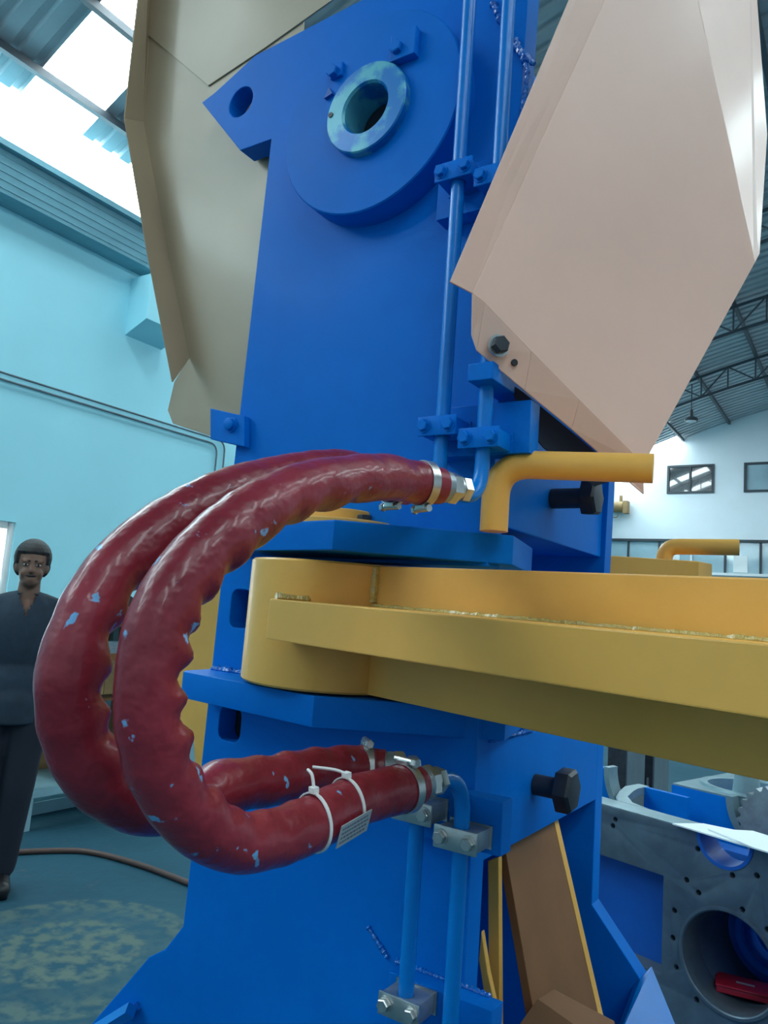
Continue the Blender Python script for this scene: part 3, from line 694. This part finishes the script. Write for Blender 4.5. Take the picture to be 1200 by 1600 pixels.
# zip ties and tag on the front hose
def near(px_):
    q = Vector(px_); k = min(range(len(path1)), key=lambda i: (path1[i] - q).length)
    return path1[k], (path1[min(k + 1, len(path1) - 1)] - path1[k - 1]).normalized()
for k, (q, lab) in enumerate((((-0.45, 0.5966, 1.3438), 'white zip tie nearer the hose bend, holding the tag'), ((-0.45, 0.6507, 1.3497), 'white zip tie nearer the hose end with a long tail'))):
    c, d = near(q); d = (d + Vector((.25, 0, 0))).normalized()
    t = tag(empty('zip_tie', c), lab, 'zip tie', 'zip ties on the front hose')
    x, y, _ = frame_of(d)
    b = BM(); rr_ = .0278
    lathe(b, -d * .0016, d, [(0, rr_ - .0015), (0, rr_), (.0032, rr_), (.0032, rr_ - .0015)], 36, caps=False); obj('band', b, WHITEPL, t)
    up = (Vector((0, 0, 1)) - d * d.z).normalized(); sd = d.cross(up)
    b = BM(); M = Matrix((d, sd, up)).transposed().to_4x4(); M.translation = up * .030
    box(b, -.0035, .0035, -.004, .004, -.003, .003, M); obj('lock_head', b, WHITEPL, t, bev=.0006)
    b = BM(); s0 = up * .031
    tube(b, catmull([s0, s0 + up * .012 - sd * .003, s0 + up * .016 - sd * (.01 + .02 * k)] if k == 0 else [s0, s0 - sd * .012 + up * .003 - d * .006, s0 - sd * .03 - d * .02 + up * .005], 5), .0016, 6); obj('tail', b, WHITEPL, t)
c, d = near((-0.45, 0.6234, 1.3466))
t = tag(empty('foil_tag', c), 'small printed foil tag strapped under the front hose', 'tag')
out = Vector((.95, -.2, -.30)); out = (out - d * out.dot(d)).normalized(); sd = d.cross(out)
M = Matrix((d, sd, out)).transposed().to_4x4(); M.translation = out * .0292
b = BM(); box(b, -.026, .026, -.0115, .0115, -.0006, .0006, M); obj('plate', b, TAG, t, bev=.0004)
for r_ in range(4):
    b = BM(); x = -.023; M2 = M.copy()
    while x < .020:
        wd = random.uniform(.002, .005); box(b, x, x + wd, -.0080 + .0046 * r_, -.0060 + .0046 * r_, .00062, .00074, M2); x += wd + .0012
    obj('print_line', b, TAGINK, t, smooth=False)

# ------------------------------------------------------------------ gear housing on the right
HZ = R(-16)
hs = tag(empty('gear_housing', (-0.75, 2.64, 0.0), HZ), 'open grey machined gear housing with blue painted inside and round bores', 'gear housing')
def hp(name, data, m, parent=hs, **k):
    return obj(name, data, m, parent, **k)
b = BM(); box(b, -.42, .85, 0, .10, .12, .95)
cs = []
c = BM(); box(c, -.5, .187, -.05, .085, .50, .79); cs.append(c)
c = BM(); cyl(c, (.39, -.05, .612), (.39, .2, .612), .135, 56); cs.append(c)
c = BM(); cyl(c, (.375, -.05, .95), (.375, .2, .95), .085, 40); cs.append(c)
for (x, z) in ((.012, .915), (.004, .893), (.262, .80), (.225, .70), (.222, .62), (.30, .475), (.45, .455), (.50, .74), (.295, .90), (.47, .875), (.40, .855), (.30, .775), (.43, .77), (.235, .54)):
    c = BM(); cyl(c, (x, -.05, z), (x, .03, z), .0085, 12); cs.append(c)
for x in (.06, .17, .26, .55): 
    c = BM(); lathe(c, (x, .05, .9), (0, 0, 1), [(0, .012), (.1, .012)], 12); cs.append(c)
hp('front_wall', cut(b, cs, .0015), MACH)
b = BM(); box(b, -.42, .187, .07, .084, .50, .79); hp('window_panel', b, DKBLUE, smooth=False)
b = BM(); lathe(b, (.39, -.002, .612), (0, 1, 0), [(0, .1355), (-.003, .139), (-.003, .147), (.002, .147)], 56, caps=False); hp('bore_rim', b, MACH)
b = BM(); box(b, -.40, .85, .10, .62, .12, .30); hp('sump_floor', b, DKBLUE, smooth=False)
b = BM(); box(b, .20, .24, .101, .60, .30, .60); hp('inner_rib', b, DKBLUE, smooth=False)
b = BM(); box(b, -.40, .85, .30, .38, .30, .84)
c = BM(); cyl(c, (.39, .2, .612), (.39, .5, .612), .085, 48)
hp('middle_wall', cut(b, [c], .0015), DKBLUE)
b = BM(); lathe(b, (.39, .298, .612), (0, 1, 0), [(.0, .085), (-.012, .088), (-.012, .108), (0, .108)], 48, caps=False); hp('inner_bore_ring', b, BLUE)
def half_ring(name, cx, cy, cz, r0, r1, w, m, a0=180, a1=360):
    b = BM(); n = 28; prof = []
    A = [R(a0 + (a1 - a0) * k / n) for k in range(n + 1)]
    rows = [[b.verts.new((cx + r * math.cos(a), cy + y, cz + r * math.sin(a))) for (r, y) in ((r0, 0), (r1, 0), (r1, w), (r0, w))] for a in A]
    for p, q in zip(rows, rows[1:]):
        for k in range(4): b.faces.new((p[k], p[(k + 1) % 4], q[(k + 1) % 4], q[k]))
    b.faces.new(rows[0]); b.faces.new(rows[-1][::-1])
    return hp(name, b, m)
half_ring('bearing_saddle', .01, .24, 1.02, .18, .20, .06, MACHL, 178, 236)
b = BM(); box(b, -.42, -.08, .25, .295, .40, 1.018)
c2 = BM(); cyl(c2, (.01, .1, 1.02), (.01, .5, 1.02), .199, 56); hp('bearing_block', cut(b, [c2], .001), BLUE)
b = BM(); prism(b, [(.12, .097), (.077, .098), (0, .125), (-.06, .192), (-.10, .30), (-.115, .358), (-.115, .435), (-.16, .435), (-.16, .34), (-.123, .241), (-.077, .143), (-.04, .097)], 'z', .925, .9535); hp('flange_arm', b, MACHL, bev=.001)
b = BM(); prism(b, [(-.115, .40), (.055, .40), (.055, .42), (-.115, .42)], 'z', .80, .9535); hp('inner_wall', b, BLUE, bev=.001)
half_ring('bearing_saddle', .375, -.002, .9495, .075, .085, .104, DKBLUE)
b = BM(); box(b, -.415, .845, .004, .096, .9505, .953)
c2 = BM(); cyl(c2, (.375, -.05, .95), (.375, .2, .95), .085, 40); hp('joint_face', cut(b, [c2]), MACHL, smooth=False)
# rear block with the round top bore
b = BM(); box(b, -.07, .85, .52, 1.0, .30, .962)
c = BM(); lathe(c, (.13, .74, .90), (0, 0, 1), [(0, .165), (.2, .165)], 56)
c2 = BM(); cyl(c2, (.33, .4, .97), (.33, .60, .97), .19, 56)
hp('rear_block', cut(b, [c, c2], .002), BLUE)
b = BM(); box(b, -.068, .848, .522, .998, .9625, .968)
c = BM(); lathe(c, (.13, .74, .90), (0, 0, 1), [(0, .165), (.2, .165)], 56)
c2 = BM(); cyl(c2, (.33, .4, .97), (.33, .60, .97), .19, 56)
hp('rear_joint_face', cut(b, [c, c2]), MACHL, smooth=False)
b = BM(); lathe(b, (.13, .74, .968), (0, 0, 1), [(-.06, .150), (.006, .150), (.010, .154), (.010, .176), (.0, .18)], 56, caps=False); hp('bore_rim', b, MACHL)
half_ring('bearing_saddle', .33, .515, .97, .165, .19, .09, MACHL)
# ribbed cylinder and shaft sit in the housing
b = BM(); prof = []
n = 96
rows = []
for yy in (.46, .60):
    rows.append([b.verts.new((.335 + (.13 if k % 4 < 2 else .117) * math.cos(2 * math.pi * k / n), yy, .915 + (.13 if k % 4 < 2 else .117) * math.sin(2 * math.pi * k / n))) for k in range(n)])
for k in range(n): b.faces.new((rows[0][k], rows[0][(k + 1) % n], rows[1][(k + 1) % n], rows[1][k]))
b.faces.new(rows[0][::-1]); b.faces.new(rows[1])
def world_h(x, y, z): 
    v = Matrix.Rotation(HZ, 4, 'Z') @ Vector((x, y, z)); return v + Vector((-0.75, 2.64, 0))
o = tag(obj('toothed_roller', b, DULLSTEEL, smooth=False), 'toothed grey gear roller lying in the rear bearing of the housing', 'gear'); o.location = (-0.75, 2.64, 0); o.rotation_euler = (0, 0, HZ)
p = world_h(.17, .62, .905)
o = tag(empty('shaft', p), 'bright tapered steel shaft end standing in the round bore', 'shaft')
b = BM(); lathe(b, (0, 0, 0), (0, 0, 1), [(0, .052), (.06, .052), (.062, .050), (.16, .038)], 32); obj('taper', b, MACHL, o)
b = BM(); lathe(b, (0, 0, .16), (0, 0, 1), [(0, .026), (.05, .026)], 24); obj('journal', b, STEEL, o)
b = BM(); box(b, -.10, .55, -.16, -.115, .0, .12); 
# supports under the housing
for k, x in enumerate((-.36, .70)):
    b = BM(); box(b, x - .06, x + .10, .02, .96, 0, .119)
    hp('support_beam', b, STUFFG, bev=.003)
# paper sheets
def paper(pts, z0, lab):
    b = BM(); sheet(b, [(x, y, z0) for x, y in pts], (0, 0, .004)); o = tag(obj('paper_sheet', b, PAPER, smooth=False), lab, 'paper', 'papers on the housing'); o.location = (-0.75, 2.64, 0); o.rotation_euler = (0, 0, HZ); return o
paper([(.22, -.015), (.27, .085), (.40, .12), (.62, .10), (.62, -.04), (.42, -.03)], .9535, 'lower curved sheet of white paper on the housing edge')
paper([(.315, .02), (.40, .135), (.70, .08), (.62, -.065), (.48, -.05)], .9585, 'folded sheet of white paper lying on top of the other')
# red box in the bore
o = tag(empty('red_box', world_h(.375, .14, .479), HZ + R(25)), 'small dark red box lying in the large round bore', 'box')
b = BM(); box(b, -.075, .075, -.045, .045, 0.012, .03); obj('body', b, REDBOX, o, bev=.004)
b = BM(); box(b, -.078, .078, -.048, .048, .0302, .036); obj('lid', b, REDBOX, o, bev=.003)
b = BM(); box(b, -.02, .03, -.008, .004, .0361, .0365); obj('sticker', b, TAG, o, smooth=False)
b = BM(); cyl(b, (.39, .104, .612), (.39, .29, .612), .134, 40)
hp('bore_sleeve', (lambda bb: bb)((lambda: (lambda q: (lathe(q, (.39, .101, .612), (0, 1, 0), [(0, .1352), (.198, .1352)], 48, caps=False), q)[1])(BM()))()), MACH)
b.free()
# dark upright plates and crate behind the housing
for (px, lab) in (([(-1.3464, 4.6, 0.9042), (-1.2277, 4.6, 0.9219)], 'left dark steel cabinet standing behind the gear housing'), ([(-1.3127, 5.1, 0.8609), (-1.1939, 5.1, 0.8787)], 'right dark steel cabinet standing behind the gear housing')):
    (x0, y0, _), (x1, _, _) = px
    o = tag(empty('steel_cabinet', ((x0 + x1) / 2, y0 + .2, 0)), lab, 'cabinet', 'dark cabinets behind the housing')
    w_ = (x1 - x0) / 2
    b = BM(); box(b, -w_, w_, -.2, .2, .05, 1.0); obj('body', b, STUFFG, o, bev=.004)
    b = BM(); box(b, -w_ + .008, w_ - .008, -.215, -.201, .08, .97); d = obj('door', b, DARK, o, bev=.003)
    b = BM(); box(b, w_ - .04, w_ - .028, -.23, -.2155, .5, .62); obj('handle', b, STEEL, d)
    b = BM(); box(b, -w_, w_, -.2, .2, 0, .05); obj('plinth', b, BLACK, o)
p = (-1.3701, 6.2, 0.5089)
o = tag(empty('work_bench', (p[0] + .25, 6.5, 0)), 'low pale bench on the floor far behind the gear housing', 'bench')
b = BM(); box(b, -.5, .5, -.3, .3, .62, .70); obj('top', b, WOOD, o, bev=.005)
for sx in (-1, 1):
    for sy in (-1, 1):
        b = BM(); box(b, sx * .45 - .03, sx * .45 + .03, sy * .25 - .03, sy * .25 + .03, 0, .62); obj('leg', b, STUFFG, o)
b = BM(); box(b, -.44, .44, -.24, .24, .2, .23); obj('shelf', b, CYANP, o)

# ------------------------------------------------------------------ left background
rk = tag(empty('storage_rack', (-4.75, 3.85, 0)), 'yellow and brown steel storage rack behind the hoses', 'rack')
for sx in (-.22, .22):
    for sy in (-.85, .0, .85):
        b = BM(); box(b, sx - .025, sx + .025, sy - .025, sy + .025, 0, 1.335); obj('upright', b, CYANP, rk)
for z in (.22, .80, 1.07, 1.31):
    b = BM(); box(b, -.24, .24, -.9, .9, z, z + .03); obj('shelf', b, WOOD if z > .3 else CYANP, rk, bev=.003)
    b = BM(); box(b, .241, .252, -.9, .9, z - .02, z + .0295); obj('shelf_lip', b, ORANGE if z > .7 else CYANP, rk)
b = BM(); box(b, -.24, -.23, -.9, .9, .25, 1.3); obj('back_panel', b, WOOD, rk)
def item(name, lab, cat, loc, build, grp=None):
    o = tag(empty(name, loc), lab, cat, grp)
    for nm, m, f in build:
        b = BM(); f(b); obj(nm, b, m, o, bev=.0015)
    return o
for k in range(4):
    item('steel_plate', ['bottom', 'second lowest', 'second highest', 'topmost'][k] + ' flat pale plate of the stack on the rack top shelf', 'plate', (-4.68, 3.72 + .02 * (k % 2), 1.3402 + .0225 * k),
         [('blank', CYANP if k in (0, 2) else DULLSTEEL, lambda b: box(b, -.16, .2, -.5, .5, 0, .022))], 'plates on the rack')
item('angle_bracket', 'taller dark angle bracket on the plate stack', 'bracket', (-4.65, 3.52, 1.431), [('base', DARK, lambda b: box(b, -.05, .05, -.05, .05, 0, .015)), ('upright', DARK, lambda b: box(b, -.05, -.035, -.05, .05, .0155, .14))])
item('wedge_block', 'dark wedge block beside the angle bracket', 'block', (-4.65, 3.72, 1.431), [('wedge', DARK, lambda b: prism(b, [(-.09, 0), (.10, 0), (-.09, .10)], 'x', -.05, .05)), ('foot', STUFFG, lambda b: box(b, -.055, -.051, -.09, .1, 0, .03))])
item('steel_channel', 'grey steel channel lying on the rack middle shelf', 'channel', (-4.6, 3.6, 1.1005), [('web', DULLSTEEL, lambda b: box(b, -.08, .08, -.6, .6, 0, .012)), ('flange', DULLSTEEL, lambda b: box(b, .07, .08, -.6, .6, .0125, .075)), ('flange', CYANP, lambda b: box(b, -.08, -.07, -.6, .6, .0125, .075))])
item('wood_crate', 'brown wooden crate on the rack lower shelf', 'crate', (-4.62, 3.42, .8305), [('side_board', WOOD, lambda b: box(b, .15, .165, -.16, -.002, .0, .225)), ('side_board', WOOD, lambda b: box(b, .15, .165, .002, .16, .0, .225)), ('body', WOOD, lambda b: box(b, -.17, .149, -.16, .16, 0, .22))])
item('electric_motor', 'dark blue electric motor on the rack bottom shelf', 'motor', (-4.62, 3.45, .2505), [('foot', STUFFG, lambda b: box(b, -.1, .1, -.14, .14, 0, .03)), ('housing', DKBLUE, lambda b: cyl(b, (0, -.15, .16), (0, .15, .16), .128, 24)), ('fan_cover', STUFFG, lambda b: cyl(b, (0, -.21, .16), (0, -.151, .16), .12, 24)), ('shaft_end', STEEL, lambda b: cyl(b, (0, .151, .16), (0, .22, .16), .025, 12))])
item('toolbox', 'pale cyan toolbox on the rack bottom shelf near the column', 'toolbox', (-4.62, 4.3, .2505), [('body', CYANP, lambda b: box(b, -.12, .12, -.22, .22, 0, .16)), ('lid', CYANP, lambda b: box(b, -.122, .122, -.222, .222, .161, .2)), ('handle', DARK, lambda b: tube(b, [(0, -.06, .2), (0, -.06, .23), (0, .06, .23), (0, .06, .2)], .008, 6))])
# yellow panel behind the column's left edge
b = BM(); q = [(-1.6446, 1.6528), (-1.43, 1.0505), (-1.4651, 1.1938), (-1.5768, 1.2298)]; prism(b, [q[0], (-0.90, q[0][1]), (-0.90, 1.02), q[1], q[2], q[3]], 'y', 1.412, 1.4325)
o = tag(obj('side_panel', b, YEL, bev=.001), 'upright yellow steel panel behind the left edge of the column', 'panel')

# things lying on the floor
b = BM(); prism(b, [(-.07, 0), (.07, 0), (.07, .08), (.055, .08), (.055, .015), (-.055, .015), (-.055, .08), (-.07, .08)], 'y', -1.3, 1.3)
o = tag(obj('channel_beam', b, CYANP, smooth=False), 'pale steel channel beam lying on the floor behind the man', 'beam'); o.location = (-4.86, 3.2, 0.0005)
b = BM(); box(b, -.4, .4, -.9, .9, 0, .06)
o = tag(obj('floor_plate', b, CYANP, bev=.004), 'low pale platform plate on the floor beyond the channel beam', 'plate'); o.location = (-5.55, 3.5, 0.0005)
b = BM(); tube(b, catmull([(-5.05, 2.0, .012), (-5.06, 2.7, .012), (-5.02, 3.3, .012), (-5.05, 3.9, .012), (-5.0, 4.6, .012)], 8), .011, 8)
tag(obj('floor_cable', b, CABLE), 'dark cable running beside the channel beam', 'cable')
pts = [(-4.222, 2.4475, 0.016), (-4.1781, 2.6785, 0.016), (-4.003, 2.9278, 0.016), (-3.8434, 3.0292, 0.016), (-3.5076, 3.0788, 0.016), (-3.1433, 3.0801, 0.016), (-2.882, 3.06, 0.016)]
b = BM(); tube(b, catmull([(x, y, .0165) for x, y, z in pts] + [(-2.4, 3.0, .0165), (-1.7, 2.7, .0165), (-1.2, 2.2, .0165)], 8), .0155, 12)
tag(obj('floor_hose', b, CABLE), 'brown rubber hose curving across the floor to the column', 'hose')
item('pump_unit', 'grey pump unit on the floor between the man and the hoses', 'pump', (-5.45, 3.75, .061), [('base', STUFFG, lambda b: box(b, -.15, .15, -.2, .2, 0, .05)), ('body', DULLSTEEL, lambda b: cyl(b, (0, 0, .051), (0, 0, .34), .09, 20)), ('cap', STUFFG, lambda b: cyl(b, (0, 0, .341), (0, 0, .38), .07, 20)), ('outlet', DULLSTEEL, lambda b: cyl(b, (0, .085, .25), (0, .2, .25), .03, 12))])

# ------------------------------------------------------------------ the man
def person():
    F = R(-32)           # facing the viewer's side
    loc = (-3.77, 2.35, 0.0)
    V = lambda *a: Vector(a)
    b = BM()
    # head: skull, jaw, nose, ears, brow, neck  (local: +x is forward)
    ellipsoid(b, (-.005, 0, 1.665), (.098, .077, .098))
    ellipsoid(b, (.022, 0, 1.605), (.072, .060, .080))
    ellipsoid(b, (.050, 0, 1.558), (.040, .042, .030))
    capsule(b, (.088, 0, 1.645), (.105, 0, 1.612), .010, .014, 10)
    ellipsoid(b, (.080, .028, 1.662), (.02, .028, .010)); ellipsoid(b, (.080, -.028, 1.662), (.02, .028, .010))
    ellipsoid(b, (.083, 0, 1.574), (.014, .026, .007)); ellipsoid(b, (.082, 0, 1.562), (.014, .023, .008))
    for s in (-1, 1):
        ellipsoid(b, (-.004, s * .076, 1.630), (.018, .010, .030))
        ellipsoid(b, (.066, s * .036, 1.60), (.022, .020, .022))
    capsule(b, (-.012, 0, 1.58), (-.025, 0, 1.44), .052, .060)
    # core, limbs and hands
    ellipsoid(b, (-.02, 0, 1.25), (.11, .17, .24)); ellipsoid(b, (-.02, 0, .98), (.11, .16, .14))
    J = {}
    for s in (-1, 1):
        sh, el, wr = V(-.025, s * .185, 1.405), V(-.055, s * .245, 1.13), V(.02, s * .255, .885)
        capsule(b, sh, el, .050, .040); capsule(b, el, wr, .038, .027); J[s] = (sh, el, wr)
        palm0, palm1 = wr, wr + V(.020, -s * .004, -.085)
        ellipsoid(b, (palm0 + palm1) / 2 + V(.004, 0, -.01), (.038, .017, .052))
        for k, L in enumerate((.070, .080, .075, .058)):
            base = wr + V(.047 - .021 * k, -s * .003, -.088 + .004 * abs(k - 1)); mid = base + V(.006, -s * .010, -L * .52); tip = mid + V(.0, -s * .020, -L * .42)
            capsule(b, base, mid, .0088, .0082, 8); capsule(b, mid, tip, .0082, .0068, 8)
        tb = wr + V(.038, -s * .006, -.030); tm = tb + V(.022, -s * .008, -.035); capsule(b, tb, tm, .0105, .0095, 8); capsule(b, tm, tm + V(.004, -s * .010, -.030), .0095, .0075, 8)
        hp_, kn, an = V(-.015, s * .088 - .005, .93), V(.012, s * .095 - .03, .50), V(-.025, s * .10 - .06, .09)
        capsule(b, hp_, kn, .078, .054); capsule(b, kn, an, .052, .036); J[s] += (hp_, kn, an)
        capsule(b, an + V(-.02, 0, -.05), an + V(.14, s * .012, -.06), .034, .030)
    me = fused(b, .0085, 3, .5); me.materials.append(SKIN)
    body = obj('person', me); body.location = loc; body.rotation_euler = (0, 0, F)
    tag(body, 'standing man in a dark navy shirt and black trousers by the window', 'person')
    # clothing
    b = BM()
    ellipsoid(b, (-.02, 0, 1.27), (.128, .188, .25)); ellipsoid(b, (-.018, 0, 1.02), (.128, .176, .18)); ellipsoid(b, (-.03, 0, 1.40), (.09, .20, .075))
    lathe(b, (-.018, 0, .83), (0, 0, 1), [(0, .145), (.12, .15), (.2, .12)], 24)
    for s in (-1, 1):
        sh, el, wr = J[s][:3]
        capsule(b, sh, el, .064, .054); capsule(b, el, wr + (el - wr) * .06, .053, .038)
        capsule(b, V(-.03, s * .06, 1.455), sh, .052, .060)
    lathe(b, (-.022, 0, 1.43), (0.06, 0, 1), [(0, .074), (.05, .068)], 20)
    me = fused(b, .011, 4, .5); me.materials.append(SHIRT)
    # open collar: cut a V at the front of the neck
    b2 = BM(); b2.from_mesh(me)
    for f in [f for f in b2.faces if (lambda c: c.x > .03 and abs(c.y) < (c.z - 1.385) * .42 and c.z > 1.385)(f.calc_center_median())]: b2.faces.remove(f)
    m2 = tomesh(b2, 'shirt', True, 70); m2.materials.append(SHIRT)
    obj('shirt', m2, parent=body)
    for s in (-1, 1):
        b = BM(); prism(b, [(.030, 1.475), (.075, 1.395), (.050, 1.425), (.015, 1.48)], 'y', s * .035, s * .075); obj('collar', b, SHIRT, body, bev=.003)
    b = BM(); ellipsoid(b, (-.018, 0, .96), (.122, .168, .12))
    for s in (-1, 1):
        h_, kn, an = J[s][3:]
        capsule(b, h_, kn, .104, .084); capsule(b, kn, an + V(0, 0, .02), .083, .070)
    me = fused(b, .011, 4, .5); me.materials.append(TROUS); obj('trousers', me, parent=body)
    for s in (-1, 1):
        an = J[s][5]; b = BM()
        capsule(b, V(an.x - .025, an.y, .047), V(an.x + .16, an.y + s * .012, .043), .047, .043); ellipsoid(b, (an.x - .01, an.y, .085), (.055, .047, .05))
        box(b, an.x - .06, an.x + .18, an.y - .04 + s * .005, an.y + .04 + s * .005, 0.001, .02)
        me = fused(b, .007, 3, .5); me.materials.append(SHOE); obj('shoe', me, parent=body)
    # short hair
    b = BM(); ellipsoid(b, (-.010, 0, 1.684), (.115, .094, .104)); ellipsoid(b, (-.03, 0, 1.64), (.098, .092, .080))
    me = fused(b, .006, 3, .5); core = Vector((-.01, 0, 1.64))
    for v in me.vertices:
        c = v.co
        if (c.x > .05 and c.z < 1.708) or (c.x > -.015 and c.z < 1.650) or c.z < 1.585: v.co = core + (c - core) * .74
    me.materials.append(HAIR); obj('hair', me, parent=body)
    for s in (-1, 1):
        b = BM(); ellipsoid(b, (.083, s * .030, 1.644), (.009, .013, .0048)); e = obj('eye', b, EYEW, body)
        b = BM(); ellipsoid(b, (.0895, s * .030, 1.644), (.004, .0062, .005), 10, 8); obj('iris', b, BLACK, e)
        b = BM(); capsule(b, (.094, s * .014, 1.664), (.084, s * .048, 1.664), .005, .004, 8); obj('eyebrow', b, HAIR, body)
    b = BM(); ellipsoid(b, (.094, 0, 1.587), (.008, .026, .005), 12, 8); obj('moustache', b, HAIR, body)
person()
